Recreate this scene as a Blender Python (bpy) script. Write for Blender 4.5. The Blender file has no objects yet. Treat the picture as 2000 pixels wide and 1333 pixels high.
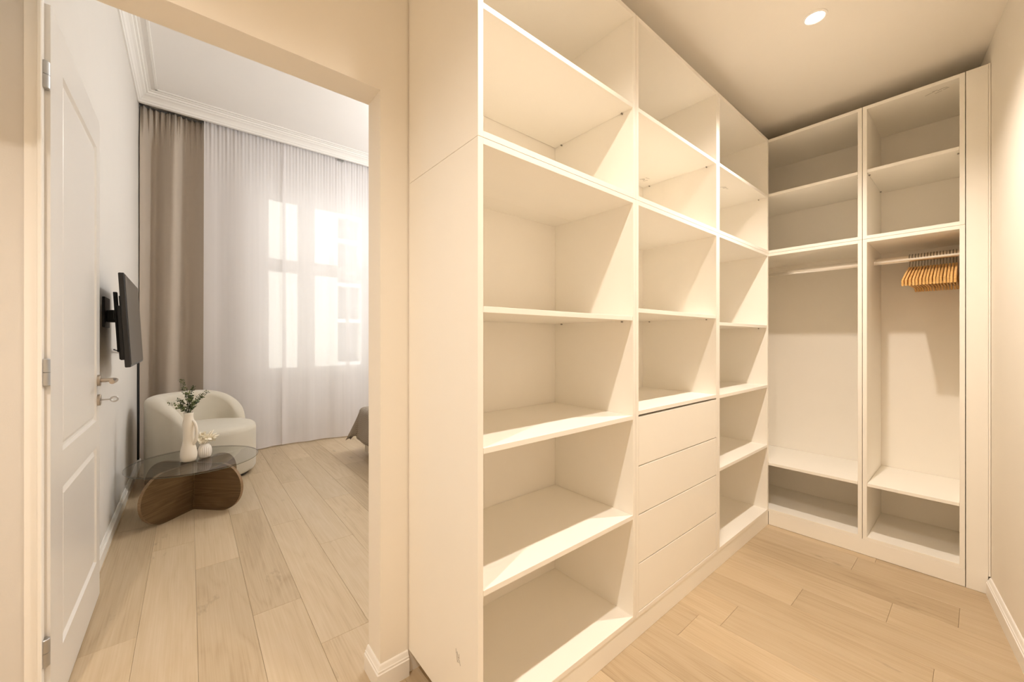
import bpy, bmesh, math, random
from mathutils import Vector, Matrix
R = math.radians
random.seed(7)
scene = bpy.context.scene
C = scene.collection

# ------------------------------------------------------------------ camera
F_PX = 759.0
YAW = R(50.3)                       # viewing direction measured from +X towards +Y
cam_d = bpy.data.cameras.new('camera')
cam_d.sensor_width = 36.0
cam_d.lens = F_PX / 2000.0 * 36.0
cam_d.shift_y = -2.5 / 2000.0
cam_d.clip_start = 0.02
cam = bpy.data.objects.new('camera', cam_d)
cam.location = (0, 0, 1.2)
cam.rotation_euler = (R(90), 0, YAW - R(90))
C.objects.link(cam)
scene.camera = cam

# ------------------------------------------------------------------ view, world, lights
scene.view_settings.view_transform = 'Standard'
scene.view_settings.look = 'None'
scene.view_settings.gamma = 1.0
scene.view_settings.use_curve_mapping = False
scene.view_settings.exposure = 0.08
scene.cycles.max_bounces = 14
scene.cycles.diffuse_bounces = 9
scene.cycles.transparent_max_bounces = 24
scene.cycles.transmission_bounces = 10
scene.cycles.caustics_reflective = False
scene.cycles.caustics_refractive = False
scene.cycles.use_denoising = True
scene.cycles.sample_clamp_indirect = 6.0

world = bpy.data.worlds.new('overcast_sky')
scene.world = world
world.use_nodes = True
wb = world.node_tree.nodes['Background']
wb.inputs['Color'].default_value = (0.93, 0.955, 1.0, 1)
wb.inputs['Strength'].default_value = 3.0

SPOT_COLOR = (1.0, 0.885, 0.78)
SPOT_POWER = 118.0
BED_GLOW = 118.0  # glow of the added pendant that brightens the bedroom
WIN = [(0.58, 1.92), (2.68, 4.02)]   # window openings along X
WZ0, WZ1 = 0.80, 2.95
WALL_Y = 5.28
for (x0, x1) in WIN:                 # light portals: they carry no energy, they only guide the sky light
    pd = bpy.data.lights.new('window_portal', 'AREA')
    pd.shape = 'RECTANGLE'; pd.size = x1 - x0; pd.size_y = WZ1 - WZ0
    pd.cycles.is_portal = True
    po = bpy.data.objects.new('window_portal', pd)
    po.location = ((x0 + x1) / 2, WALL_Y + 0.22, (WZ0 + WZ1) / 2)
    po.rotation_euler = (R(-90), 0, 0)
    C.objects.link(po)

# ------------------------------------------------------------------ helpers
def box(bm, x0, x1, y0, y1, z0, z1, bevel=0.0):
    vs = [bm.verts.new((x, y, z)) for z in (z0, z1) for y in (y0, y1) for x in (x0, x1)]
    q = [(0, 2, 3, 1), (4, 5, 7, 6), (0, 1, 5, 4), (2, 6, 7, 3), (0, 4, 6, 2), (1, 3, 7, 5)]
    fs = [bm.faces.new([vs[i] for i in f]) for f in q]
    if bevel:
        es = list({e for f in fs for e in f.edges})
        bmesh.ops.bevel(bm, geom=es, offset=bevel, segments=1, affect='EDGES')
    return bm

def B(*a, bevel=0.0):
    return box(bmesh.new(), *a, bevel=bevel)

def world_of(o):
    v = Vector(o.location)
    while o.parent:
        o = o.parent; v += Vector(o.location)
    return v

def obj(name, bm, m, parent=None, smooth=False, local=False, loc=None):
    """one mesh object; verts are in world space unless local"""
    me = bpy.data.meshes.new(name)
    bmesh.ops.recalc_face_normals(bm, faces=bm.faces)
    bm.to_mesh(me); bm.free()
    if smooth:
        for p in me.polygons: p.use_smooth = True
        if smooth != 'all':
            me.set_sharp_from_angle(angle=R(35))
    me.materials.append(m)
    o = bpy.data.objects.new(name, me)
    if parent:
        o.parent = parent
        if not local: me.transform(Matrix.Translation(-world_of(parent)))
    if loc is not None: o.location = loc
    C.objects.link(o)
    return o

def recentre(o):
    """put the origin of a top-level mesh at its base"""
    me = o.data
    xs = [v.co.x for v in me.vertices]; ys = [v.co.y for v in me.vertices]; zs = [v.co.z for v in me.vertices]
    c = Vector(((min(xs) + max(xs)) / 2, (min(ys) + max(ys)) / 2, min(zs)))
    me.transform(Matrix.Translation(-c)); o.location = c
    return o

def thing(name, label, cat, loc=(0, 0, 0), group=None):
    o = bpy.data.objects.new(name, None)
    o.empty_display_size = 0.1
    o.location = loc
    o['label'] = label; o['category'] = cat
    if group: o['group'] = group
    C.objects.link(o)
    return o

def tag(o, label, cat, group=None):
    o['label'] = label; o['category'] = cat
    if group: o['group'] = group
    return o

def struct(name, bm, m, parent=None, smooth=False, label=None):
    o = obj(name, bm, m, parent, smooth)
    if not parent: o['kind'] = 'structure'
    if label: o['label'] = label
    return o

def prism(bm, prof, a, b, along):
    """extrude a closed profile; along='x': prof=(y,z), 'y': prof=(x,z), 'z': prof=(x,y)"""
    def P(p, t):
        return {'x': (t, p[0], p[1]), 'y': (p[0], t, p[1]), 'z': (p[0], p[1], t)}[along]
    va = [bm.verts.new(P(p, a)) for p in prof]; vb = [bm.verts.new(P(p, b)) for p in prof]
    n = len(prof)
    for i in range(n):
        bm.faces.new((va[i], va[(i + 1) % n], vb[(i + 1) % n], vb[i]))
    bm.faces.new(va[::-1]); bm.faces.new(vb)
    return bm

def sweep(bm, rings, closed_ring=True, caps=True):
    """skin a list of rings of points"""
    vr = [[bm.verts.new(p) for p in r] for r in rings]
    n = len(vr[0])
    for a, b in zip(vr, vr[1:]):
        for i in range(n if closed_ring else n - 1):
            bm.faces.new((a[i], a[(i + 1) % n], b[(i + 1) % n], b[i]))
    if caps and closed_ring:
        bm.faces.new(vr[0][::-1]); bm.faces.new(vr[-1])
    return bm

def lathe(bm, prof, cx, cy, n=40, squash=None):
    """prof: (r, z) from bottom to top"""
    rings = []
    for r, z in prof:
        rings.append([(cx + r * math.cos(2 * math.pi * i / n), cy + r * math.sin(2 * math.pi * i / n), z) for i in range(n)])
    return sweep(bm, rings)

def tube(bm, pts, r, n=8, radii=None, flat=1.0):
    pts = [Vector(p) for p in pts]
    rings = []
    up = Vector((0, 0, 1))
    prev = None
    for i, p in enumerate(pts):
        t = (pts[min(i + 1, len(pts) - 1)] - pts[max(i - 1, 0)]).normalized()
        if prev is None:
            s = t.cross(up)
            if s.length < 1e-3: s = t.cross(Vector((0, 1, 0)))
        else:
            s = prev - t * prev.dot(t)
        s.normalize(); prev = s
        u = s.cross(t)
        rr = radii[i] if radii else r
        rings.append([p + s * math.cos(2 * math.pi * k / n) * rr + u * math.sin(2 * math.pi * k / n) * rr * flat for k in range(n)])
    return sweep(bm, rings)

# ------------------------------------------------------------------ materials
def mat(name, col, rough=0.5, metal=0.0, spec=0.5, bump=0.0, scale=200.0, tint=0.0, sheen=0.0, coat=0.0):
    m = bpy.data.materials.new(name); m.use_nodes = True
    nt = m.node_tree; b = nt.nodes['Principled BSDF']
    b.inputs['Base Color'].default_value = (*col, 1)
    b.inputs['Roughness'].default_value = rough
    b.inputs['Metallic'].default_value = metal
    b.inputs['Specular IOR Level'].default_value = spec
    if sheen:
        b.inputs['Sheen Weight'].default_value = sheen
        b.inputs['Sheen Roughness'].default_value = 0.4
    if coat: b.inputs['Coat Weight'].default_value = coat
    tc = nt.nodes.new('ShaderNodeTexCoord')
    if tint or bump:
        nz = nt.nodes.new('ShaderNodeTexNoise'); nz.inputs['Scale'].default_value = scale
        nz.inputs['Detail'].default_value = 4
        nt.links.new(tc.outputs['Object'], nz.inputs['Vector'])
    if tint:
        n2 = nt.nodes.new('ShaderNodeTexNoise'); n2.inputs['Scale'].default_value = scale * 0.02 + 1.2
        nt.links.new(tc.outputs['Object'], n2.inputs['Vector'])
        mx = nt.nodes.new('ShaderNodeMix'); mx.data_type = 'RGBA'
        mx.inputs['A'].default_value = (*[c * (1 - tint) for c in col], 1)
        mx.inputs['B'].default_value = (*[min(1, c * (1 + tint)) for c in col], 1)
        nt.links.new(n2.outputs['Fac'], mx.inputs['Factor'])
        nt.links.new(mx.outputs['Result'], b.inputs['Base Color'])
    if bump:
        bp = nt.nodes.new('ShaderNodeBump'); bp.inputs['Strength'].default_value = bump
        bp.inputs['Distance'].default_value = 0.002
        nt.links.new(nz.outputs['Fac'], bp.inputs['Height'])
        nt.links.new(bp.outputs['Normal'], b.inputs['Normal'])
    return m

M = {}
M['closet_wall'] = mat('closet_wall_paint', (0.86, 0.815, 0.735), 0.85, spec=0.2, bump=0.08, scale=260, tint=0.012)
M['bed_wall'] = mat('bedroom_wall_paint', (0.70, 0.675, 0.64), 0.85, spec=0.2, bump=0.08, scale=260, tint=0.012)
M['ceiling'] = mat('ceiling_paint', (0.85, 0.81, 0.74), 0.9, spec=0.15, bump=0.05, scale=220, tint=0.01)
M['bed_ceiling'] = mat('bedroom_ceiling_paint', (0.88, 0.87, 0.86), 0.9, spec=0.15, bump=0.05, scale=220, tint=0.01)
M['plaster'] = mat('cornice_plaster', (0.87, 0.86, 0.84), 0.8, spec=0.2, bump=0.05, scale=200, tint=0.01)
M['melamine'] = mat('white_melamine', (0.90, 0.87, 0.805), 0.42, spec=0.35, bump=0.02, scale=500, tint=0.008)
M['melamine_back'] = mat('white_hardboard', (0.88, 0.845, 0.78), 0.55, spec=0.3, bump=0.02, scale=400, tint=0.01)
M['trim'] = mat('white_lacquered_trim', (0.88, 0.86, 0.82), 0.35, spec=0.4, tint=0.01)
M['door'] = mat('white_door_lacquer', (0.76, 0.735, 0.70), 0.3, spec=0.45, tint=0.01)
M['frame'] = mat('window_white_paint', (0.86, 0.85, 0.84), 0.4, tint=0.01)
M['steel'] = mat('brushed_steel', (0.50, 0.50, 0.50), 0.36, metal=1.0, bump=0.05, scale=600)
M['brass'] = mat('satin_nickel_handle', (0.50, 0.43, 0.35), 0.3, metal=1.0)
M['chrome'] = mat('chrome_rail', (0.85, 0.83, 0.80), 0.22, metal=1.0)
M['zinc'] = mat('zinc_pin', (0.35, 0.33, 0.30), 0.4, metal=1.0)
M['gap'] = mat('dark_underlay', (0.20, 0.16, 0.12), 0.95)
M['black_plastic'] = mat('black_plastic', (0.012, 0.011, 0.011), 0.4)
M['black_metal'] = mat('black_powder_coat', (0.010, 0.010, 0.010), 0.5, bump=0.05, scale=500)
M['screen'] = mat('television_screen', (0.02, 0.019, 0.018), 0.22, spec=0.8)
M['drape'] = mat('taupe_blackout_fabric', (0.49, 0.425, 0.355), 0.85, spec=0.15, bump=0.15, scale=900, tint=0.02, sheen=0.2)
M['boucle'] = mat('cream_velvet', (0.60, 0.56, 0.475), 0.9, spec=0.15, bump=0.25, scale=350, tint=0.05, sheen=0.35)
M['ceramic'] = mat('cream_matt_ceramic', (0.86, 0.80, 0.70), 0.6, spec=0.3, bump=0.08, scale=160, tint=0.02)
M['ceramic_white'] = mat('white_ribbed_ceramic', (0.88, 0.84, 0.80), 0.55, spec=0.3, tint=0.02)
M['petal'] = mat('dried_cream_petal', (0.92, 0.87, 0.75), 0.85, bump=0.2, scale=120, tint=0.08)
M['bed_base'] = mat('cream_bed_upholstery', (0.72, 0.66, 0.56), 0.85, bump=0.2, scale=500, tint=0.03)
M['mattress'] = mat('mattress_ticking', (0.82, 0.80, 0.78), 0.85, bump=0.1, scale=300)
M['hanger'] = None
M['pencil'] = mat('pencil_graphite', (0.16, 0.13, 0.10), 0.7)
M['facade'] = mat('cream_render_facade', (0.86, 0.80, 0.68), 0.9, bump=0.1, scale=20, tint=0.03)
M['facade_bay'] = mat('grey_glazed_bay', (0.20, 0.19, 0.19), 0.5, tint=0.05, scale=8)
M['facade_ledge'] = mat('white_ledge_render', (0.9, 0.88, 0.84), 0.8, tint=0.01)
M['ground'] = mat('courtyard_paving', (0.45, 0.43, 0.40), 0.9, bump=0.2, scale=10, tint=0.05)

def wood_mat(name, dark, mid, light, axis='Y', rough=0.45, scale=1.0, per_object=True, knots=True, bump=0.15):
    m = bpy.data.materials.new(name); m.use_nodes = True
    nt = m.node_tree; N = nt.nodes; L = nt.links
    b = N['Principled BSDF']; b.inputs['Roughness'].default_value = rough
    b.inputs['Specular IOR Level'].default_value = 0.35
    tc = N.new('ShaderNodeTexCoord')
    info = N.new('ShaderNodeObjectInfo')
    off = N.new('ShaderNodeVectorMath'); off.operation = 'SCALE'
    off.inputs[0].default_value = (13.7, 29.1, 7.3)
    L.new(info.outputs['Random'], off.inputs['Scale'])
    add = N.new('ShaderNodeVectorMath'); add.operation = 'ADD'
    L.new(tc.outputs['Object'], add.inputs[0])
    if per_object: L.new(off.outputs['Vector'], add.inputs[1])
    mp = N.new('ShaderNodeMapping')
    s = {'X': (0.9, 7, 7), 'Y': (7, 0.9, 7), 'Z': (7, 7, 0.9)}[axis]
    mp.inputs['Scale'].default_value = tuple(v * scale for v in s)
    L.new(add.outputs['Vector'], mp.inputs['Vector'])
    # cathedral figure: distorted rings
    n1 = N.new('ShaderNodeTexNoise'); n1.inputs['Scale'].default_value = 1.0; n1.inputs['Detail'].default_value = 2.5
    n1.inputs['Distortion'].default_value = 0.6
    L.new(mp.outputs['Vector'], n1.inputs['Vector'])
    mul = N.new('ShaderNodeMath'); mul.operation = 'MULTIPLY'; mul.inputs[1].default_value = 13.0
    L.new(n1.outputs['Fac'], mul.inputs[0])
    fr = N.new('ShaderNodeMath'); fr.operation = 'PINGPONG'; fr.inputs[1].default_value = 1.0
    L.new(mul.outputs[0], fr.inputs[0])
    # fine fibres
    mp2 = N.new('ShaderNodeMapping')
    s2 = {'X': (3, 160, 160), 'Y': (160, 3, 160), 'Z': (160, 160, 3)}[axis]
    mp2.inputs['Scale'].default_value = s2
    L.new(add.outputs['Vector'], mp2.inputs['Vector'])
    n2 = N.new('ShaderNodeTexNoise'); n2.inputs['Scale'].default_value = 1.0; n2.inputs['Detail'].default_value = 3
    L.new(mp2.outputs['Vector'], n2.inputs['Vector'])
    # broad colour drift
    n3 = N.new('ShaderNodeTexNoise'); n3.inputs['Scale'].default_value = 0.35; n3.inputs['Detail'].default_value = 3
    L.new(mp.outputs['Vector'], n3.inputs['Vector'])
    m1 = N.new('ShaderNodeMath'); m1.operation = 'MULTIPLY_ADD'; m1.inputs[1].default_value = 0.13
    L.new(fr.outputs[0], m1.inputs[0]); 
    m2 = N.new('ShaderNodeMath'); m2.operation = 'MULTIPLY'; m2.inputs[1].default_value = 0.46
    L.new(n2.outputs['Fac'], m2.inputs[0]); L.new(m2.outputs[0], m1.inputs[2])
    m3 = N.new('ShaderNodeMath'); m3.operation = 'MULTIPLY_ADD'; m3.inputs[1].default_value = 0.50
    L.new(n3.outputs['Fac'], m3.inputs[0]); L.new(m1.outputs[0], m3.inputs[2])
    ramp = N.new('ShaderNodeValToRGB')
    ramp.color_ramp.elements[0].position = 0.28; ramp.color_ramp.elements[0].color = (*dark, 1)
    ramp.color_ramp.elements[1].position = 0.78; ramp.color_ramp.elements[1].color = (*light, 1)
    e = ramp.color_ramp.elements.new(0.5); e.color = (*mid, 1)
    L.new(m3.outputs[0], ramp.inputs['Fac'])
    last = ramp.outputs['Color']
    if knots:
        mk = N.new('ShaderNodeMapping')
        sk = {'X': (2.6, 7.5, 1), 'Y': (7.5, 2.6, 1), 'Z': (7.5, 1, 2.6)}[axis]
        mk.inputs['Scale'].default_value = sk
        L.new(add.outputs['Vector'], mk.inputs['Vector'])
        nk = N.new('ShaderNodeTexNoise'); nk.inputs['Scale'].default_value = 1.3; nk.inputs['Detail'].default_value = 4
        nk.inputs['Roughness'].default_value = 0.65
        L.new(mk.outputs['Vector'], nk.inputs['Vector'])
        rk = N.new('ShaderNodeMapRange'); rk.inputs['From Min'].default_value = 0.64; rk.inputs['From Max'].default_value = 0.78
        rk.inputs['To Min'].default_value = 0.0; rk.inputs['To Max'].default_value = 0.75
        L.new(nk.outputs['Fac'], rk.inputs['Value'])
        mk2 = N.new('ShaderNodeMix'); mk2.data_type = 'RGBA'
        mk2.inputs['B'].default_value = (*[c * 0.55 for c in dark], 1)
        L.new(last, mk2.inputs['A']); L.new(rk.outputs['Result'], mk2.inputs['Factor'])
        last = mk2.outputs['Result']
    if per_object:
        mr = N.new('ShaderNodeMapRange'); mr.inputs['To Min'].default_value = 0.93; mr.inputs['To Max'].default_value = 1.06
        L.new(info.outputs['Random'], mr.inputs['Value'])
        sc = N.new('ShaderNodeVectorMath'); sc.operation = 'SCALE'
        L.new(last, sc.inputs[0]); L.new(mr.outputs['Result'], sc.inputs['Scale'])
        last = sc.outputs['Vector']
    L.new(last, b.inputs['Base Color'])
    bp = N.new('ShaderNodeBump'); bp.inputs['Strength'].default_value = bump; bp.inputs['Distance'].default_value = 0.001
    L.new(m1.outputs[0], bp.inputs['Height']); L.new(bp.outputs['Normal'], b.inputs['Normal'])
    return m

M['oak'] = wood_mat('oak_laminate', (0.40, 0.295, 0.18), (0.51, 0.395, 0.255), (0.575, 0.465, 0.325), 'Y', rough=0.42)
M['walnut'] = wood_mat('walnut_veneer', (0.050, 0.028, 0.011), (0.105, 0.062, 0.027), (0.19, 0.12, 0.058), 'X', rough=0.4, scale=1.6, per_object=False, knots=False)
M['walnut_edge'] = wood_mat('walnut_edge_band', (0.16, 0.10, 0.05), (0.25, 0.16, 0.085), (0.33, 0.22, 0.13), 'X', rough=0.45, scale=2.0, per_object=False, knots=False)
M['hanger'] = wood_mat('honey_beech_wood', (0.50, 0.27, 0.08), (0.68, 0.40, 0.14), (0.80, 0.52, 0.22), 'X', rough=0.35, scale=3.0, knots=False)

def pane_mat(name, tint, refl_rough=0.0, base=0.04, gloss_max=1.0):
    m = bpy.data.materials.new(name); m.use_nodes = True
    nt = m.node_tree; N = nt.nodes; L = nt.links
    N.remove(N['Principled BSDF'])
    out = N['Material Output']
    tr = N.new('ShaderNodeBsdfTransparent'); tr.inputs['Color'].default_value = (*tint, 1)
    gl = N.new('ShaderNodeBsdfGlossy'); gl.inputs['Roughness'].default_value = refl_rough
    fr = N.new('ShaderNodeFresnel'); fr.inputs['IOR'].default_value = 1.5
    mx = N.new('ShaderNodeMixShader')
    # the far face of a thin pane would mirror totally without refraction: only the outer face reflects
    ge = N.new('ShaderNodeNewGeometry'); inv = N.new('ShaderNodeMath'); inv.operation = 'SUBTRACT'; inv.inputs[0].default_value = 1.0
    L.new(ge.outputs['Backfacing'], inv.inputs[1])
    ml = N.new('ShaderNodeMath'); ml.operation = 'MULTIPLY'
    L.new(fr.outputs['Fac'], ml.inputs[0]); L.new(inv.outputs[0], ml.inputs[1])
    L.new(ml.outputs[0], mx.inputs['Fac'])
    L.new(tr.outputs[0], mx.inputs[1]); L.new(gl.outputs[0], mx.inputs[2])
    L.new(mx.outputs[0], out.inputs['Surface'])
    return m
M['glass'] = pane_mat('window_glass', (0.97, 0.98, 0.98))
M['table_glass'] = pane_mat('smoked_table_glass', (0.87, 0.875, 0.86))

M['glass_edge'] = mat('dark_green_glass_edge', (0.09, 0.10, 0.085), 0.12, spec=0.6)
def sheer_mat():
    m = bpy.data.materials.new('white_voile'); m.use_nodes = True
    nt = m.node_tree; N = nt.nodes; L = nt.links
    N.remove(N['Principled BSDF']); out = N['Material Output']
    tr = N.new('ShaderNodeBsdfTransparent'); tr.inputs['Color'].default_value = (1, 1, 1, 1)
    tl = N.new('ShaderNodeBsdfTranslucent'); tl.inputs['Color'].default_value = (0.97, 0.96, 0.97, 1)
    df = N.new('ShaderNodeBsdfDiffuse'); df.inputs['Color'].default_value = (0.89, 0.87, 0.885, 1)
    m1 = N.new('ShaderNodeMixShader'); m1.inputs['Fac'].default_value = 0.66
    L.new(tl.outputs[0], m1.inputs[1]); L.new(df.outputs[0], m1.inputs[2])
    # weave: fine threads vary the openness a little
    tc = N.new('ShaderNodeTexCoord'); nz = N.new('ShaderNodeTexNoise')
    mp = N.new('ShaderNodeMapping'); mp.inputs['Scale'].default_value = (14, 14, 0.25)
    L.new(tc.outputs['Object'], mp.inputs['Vector']); L.new(mp.outputs['Vector'], nz.inputs['Vector'])
    nz.inputs['Scale'].default_value = 1.0
    mr = N.new('ShaderNodeMapRange'); mr.inputs['To Min'].default_value = 0.76; mr.inputs['To Max'].default_value = 0.88
    L.new(nz.outputs['Fac'], mr.inputs['Value'])
    m2 = N.new('ShaderNodeMixShader'); L.new(mr.outputs['Result'], m2.inputs['Fac'])
    L.new(tr.outputs[0], m2.inputs[1]); L.new(m1.outputs[0], m2.inputs[2])
    L.new(m2.outputs[0], out.inputs['Surface'])
    return m
M['sheer'] = sheer_mat()

def emit_mat(name, col, strength):
    m = bpy.data.materials.new(name); m.use_nodes = True
    nt = m.node_tree; N = nt.nodes
    N.remove(N['Principled BSDF'])
    e = N.new('ShaderNodeEmission'); e.inputs['Color'].default_value = (*col, 1); e.inputs['Strength'].default_value = strength
    nt.links.new(e.outputs[0], N['Material Output'].inputs['Surface'])
    return m
M['led'] = emit_mat('led_diffuser', (1.0, 0.95, 0.87), 8.0)
M['opal'] = emit_mat('lit_opal_glass', (0.99, 0.985, 0.97), BED_GLOW)

def leaf_mat():
    m = mat('eucalyptus_leaf', (0.10, 0.15, 0.06), 0.6, tint=0.0)
    nt = m.node_tree; N = nt.nodes; L = nt.links; b = N['Principled BSDF']
    tc = N.new('ShaderNodeTexCoord'); nz = N.new('ShaderNodeTexNoise'); nz.inputs['Scale'].default_value = 28
    L.new(tc.outputs['Object'], nz.inputs['Vector'])
    r = N.new('ShaderNodeValToRGB')
    r.color_ramp.elements[0].position = 0.35; r.color_ramp.elements[0].color = (0.035, 0.055, 0.03, 1)
    r.color_ramp.elements[1].position = 0.65; r.color_ramp.elements[1].color = (0.20, 0.24, 0.085, 1)
    L.new(nz.outputs['Fac'], r.inputs['Fac']); L.new(r.outputs['Color'], b.inputs['Base Color'])
    return m
M['leaf'] = leaf_mat()

def quilt_mat():
    m = bpy.data.materials.new('taupe_quilted_satin'); m.use_nodes = True
    nt = m.node_tree; N = nt.nodes; L = nt.links; b = N['Principled BSDF']
    b.inputs['Roughness'].default_value = 0.5
    b.inputs['Sheen Weight'].default_value = 0.08
    tc = N.new('ShaderNodeTexCoord'); sp = N.new('ShaderNodeSeparateXYZ')
    L.new(tc.outputs['UV'], sp.inputs[0])
    pp = N.new('ShaderNodeMath'); pp.operation = 'PINGPONG'; pp.inputs[1].default_value = 0.05
    L.new(sp.outputs['X'], pp.inputs[0])
    ad = N.new('ShaderNodeMath'); ad.operation = 'ADD'
    L.new(sp.outputs['Y'], ad.inputs[0]); L.new(pp.outputs[0], ad.inputs[1])
    p2 = N.new('ShaderNodeMath'); p2.operation = 'PINGPONG'; p2.inputs[1].default_value = 0.011
    L.new(ad.outputs[0], p2.inputs[0])
    mr = N.new('ShaderNodeMapRange'); mr.inputs['From Max'].default_value = 0.011
    L.new(p2.outputs[0], mr.inputs['Value'])
    r = N.new('ShaderNodeValToRGB')
    r.color_ramp.elements[0].color = (0.24, 0.19, 0.14, 1); r.color_ramp.elements[1].color = (0.43, 0.36, 0.28, 1)
    L.new(mr.outputs['Result'], r.inputs['Fac']); L.new(r.outputs['Color'], b.inputs['Base Color'])
    bp = N.new('ShaderNodeBump'); bp.inputs['Strength'].default_value = 0.8; bp.inputs['Distance'].default_value = 0.006
    L.new(mr.outputs['Result'], bp.inputs['Height']); L.new(bp.outputs['Normal'], b.inputs['Normal'])
    return m
M['quilt'] = quilt_mat()

# ------------------------------------------------------------------ room shell
H_CL = 2.60          # closet ceiling
H_BD = 3.49          # bedroom ceiling
PY0, PY1 = 1.316, 1.430     # partition between the two rooms
XL = -0.372          # bedroom left wall face
XV = -1.30           # far side of the vestibule
XR = 4.70
XJ = 0.505           # jamb of the opening
RW_A = R(8.0)        # the closet's right wall runs slightly skew
def rwall(x): return -0.033 + (x - 2.89) * math.tan(RW_A)

floor = struct('floor', B(XV - 0.1, XR + 0.1, -1.0, WALL_Y + 0.1, -0.12, -0.0125), M['gap'])
# planks: 187.5 mm wide, 1.25 m long, laid along Y
PW, PL = 0.1875, 1.25
known = {-2: 2.171, -1: 2.987, 0: 2.612, 1: 2.017, 2: 1.66, 3: 2.469, 4: 3.141, 9: 0.696, 10: 0.107, 11: 0.545, 12: 0.255, 14: 0.43}
plank_me = {}
def plank_mesh(length):
    key = round(length, 4)
    if key in plank_me: return plank_me[key]
    bm = bmesh.new()
    w = PW - 0.0006; l = length - 0.0006; c = 0.0009
    rings = []
    for (dx, z) in ((0, -0.012), (0, -c), (c, 0)):
        rings.append([(dx, dx, z), (w - dx, dx, z), (w - dx, l - dx, z), (dx, l - dx, z)])
    sweep(bm, rings)
    bmesh.ops.recalc_face_normals(bm, faces=bm.faces)
    me = bpy.data.meshes.new('plank'); bm.to_mesh(me); bm.free(); me.materials.append(M['oak'])
    plank_me[key] = me
    return me
k0 = math.floor((XV - 0.025) / PW); k1 = math.ceil((XR - 0.025) / PW)
YA, YB = -0.95, WALL_Y + 0.02
for k in range(k0, k1):
    x = 0.025 + k * PW
    x_hi = x + PW
    y = known.get(k, random.uniform(0, PL))
    while y > YA: y -= PL
    while y < YB:
        a, b_ = max(y, YA), min(y + PL, YB)
        if b_ - a > 0.02:
            o = bpy.data.objects.new('plank', plank_mesh(b_ - a))
            o.location = (x, a, 0); o.parent = floor
            C.objects.link(o)
        y += PL

# walls
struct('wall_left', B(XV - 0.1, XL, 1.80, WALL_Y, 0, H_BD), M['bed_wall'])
wb_ = bmesh.new()
edges = [XL] + [v for w in WIN for v in w] + [XR]
for i in range(0, len(edges), 2):
    box(wb_, edges[i], edges[i + 1], WALL_Y, WALL_Y + 0.35, 0, H_BD)
for (x0, x1) in WIN:
    box(wb_, x0, x1, WALL_Y, WALL_Y + 0.35, 0, WZ0); box(wb_, x0, x1, WALL_Y, WALL_Y + 0.35, WZ1, H_BD)
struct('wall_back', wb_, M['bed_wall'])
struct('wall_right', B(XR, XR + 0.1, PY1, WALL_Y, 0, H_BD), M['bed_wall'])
pf = bmesh.new()
box(pf, XJ, XR + 0.1, PY0, PY1, 0, H_BD)
box(pf, XV, XJ, PY0, PY1, 2.06, H_BD)
struct('wall_front', pf, M['closet_wall'])
struct('wall_vestibule', B(XV - 0.1, XV, -0.9, 1.80, 0, H_CL), M['closet_wall'])
cw = bmesh.new()
x_a, x_b = XV - 0.1, 3.5
prism(cw, [(x_a, rwall(x_a)), (x_b, rwall(x_b)), (x_b, rwall(x_b) - 0.12), (x_a, rwall(x_a) - 0.12)], 0, H_CL, 'z')
struct('wall_closet', cw, M['closet_wall'])
struct('wall_end', B(3.40, 3.50, rwall(3.4), PY0, 0, H_CL), M['closet_wall'])
cl = bmesh.new()
box(cl, XV - 0.1, 3.6, -0.9, PY0, H_CL, H_CL + 0.1)
box(cl, XV - 0.1, XL, PY1, 1.80, H_CL, H_CL + 0.1)
struct('ceiling', cl, M['ceiling'])
bc = bmesh.new(); box(bc, XL - 0.1, XR + 0.1, PY1 - 0.11, WALL_Y + 0.1, H_BD, H_BD + 0.1)
struct('ceiling', bc, M['bed_ceiling'])

# bedroom cornices
def cornice_profile(px, pz):
    return [(0, 0), (0, -pz), (px * 0.10, -pz), (px * 0.14, -pz * 0.86), (px * 0.22, -pz * 0.80),
            (px * 0.30, -pz * 0.62), (px * 0.45, -pz * 0.44), (px * 0.62, -pz * 0.34), (px * 0.66, -pz * 0.24),
            (px * 0.80, -pz * 0.22), (px * 0.84, -pz * 0.08), (px, -pz * 0.06), (px, 0)]
pr = cornice_profile(0.10, 0.072)
struct('trim_1', prism(bmesh.new(), [(XL + a, H_BD + b) for a, b in pr], PY1, 4.99, 'y'), M['plaster'])
pr = cornice_profile(0.15, 0.072)
tb = prism(bmesh.new(), [(5.0 - a, H_BD + b) for a, b in pr], XL, XR, 'x')
box(tb, XL, XR, 5.0, 5.018, H_BD - 0.072, H_BD)
struct('trim_2', tb, M['plaster'])
# narrow stepped band on the ceiling beside the cornices
bd = bmesh.new()
box(bd, XL + 0.13, XL + 0.15, PY1, 4.82, H_BD - 0.008, H_BD, 0.002)
box(bd, XL + 0.13, XR, 4.80, 4.82, H_BD - 0.008, H_BD, 0.002)
struct('trim_3', bd, M['plaster'])

# baseboards
def base_prof(t=0.016, h=0.085):
    return [(0, 0), (t, 0), (t, h * 0.70), (t * 0.80, h * 0.73), (t * 0.80, h * 0.80), (t * 0.62, h * 0.83), (t * 0.35, h * 0.97), (t * 0.2, h), (0, h)]
bp_ = base_prof()
struct('baseboard_left', prism(bmesh.new(), [(XL + a, b) for a, b in bp_], 1.86, WALL_Y, 'y'), M['trim'])
struct('baseboard_back', prism(bmesh.new(), [(WALL_Y - a, b) for a, b in bp_], XL + 0.016, XR, 'x'), M['trim'])
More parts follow.
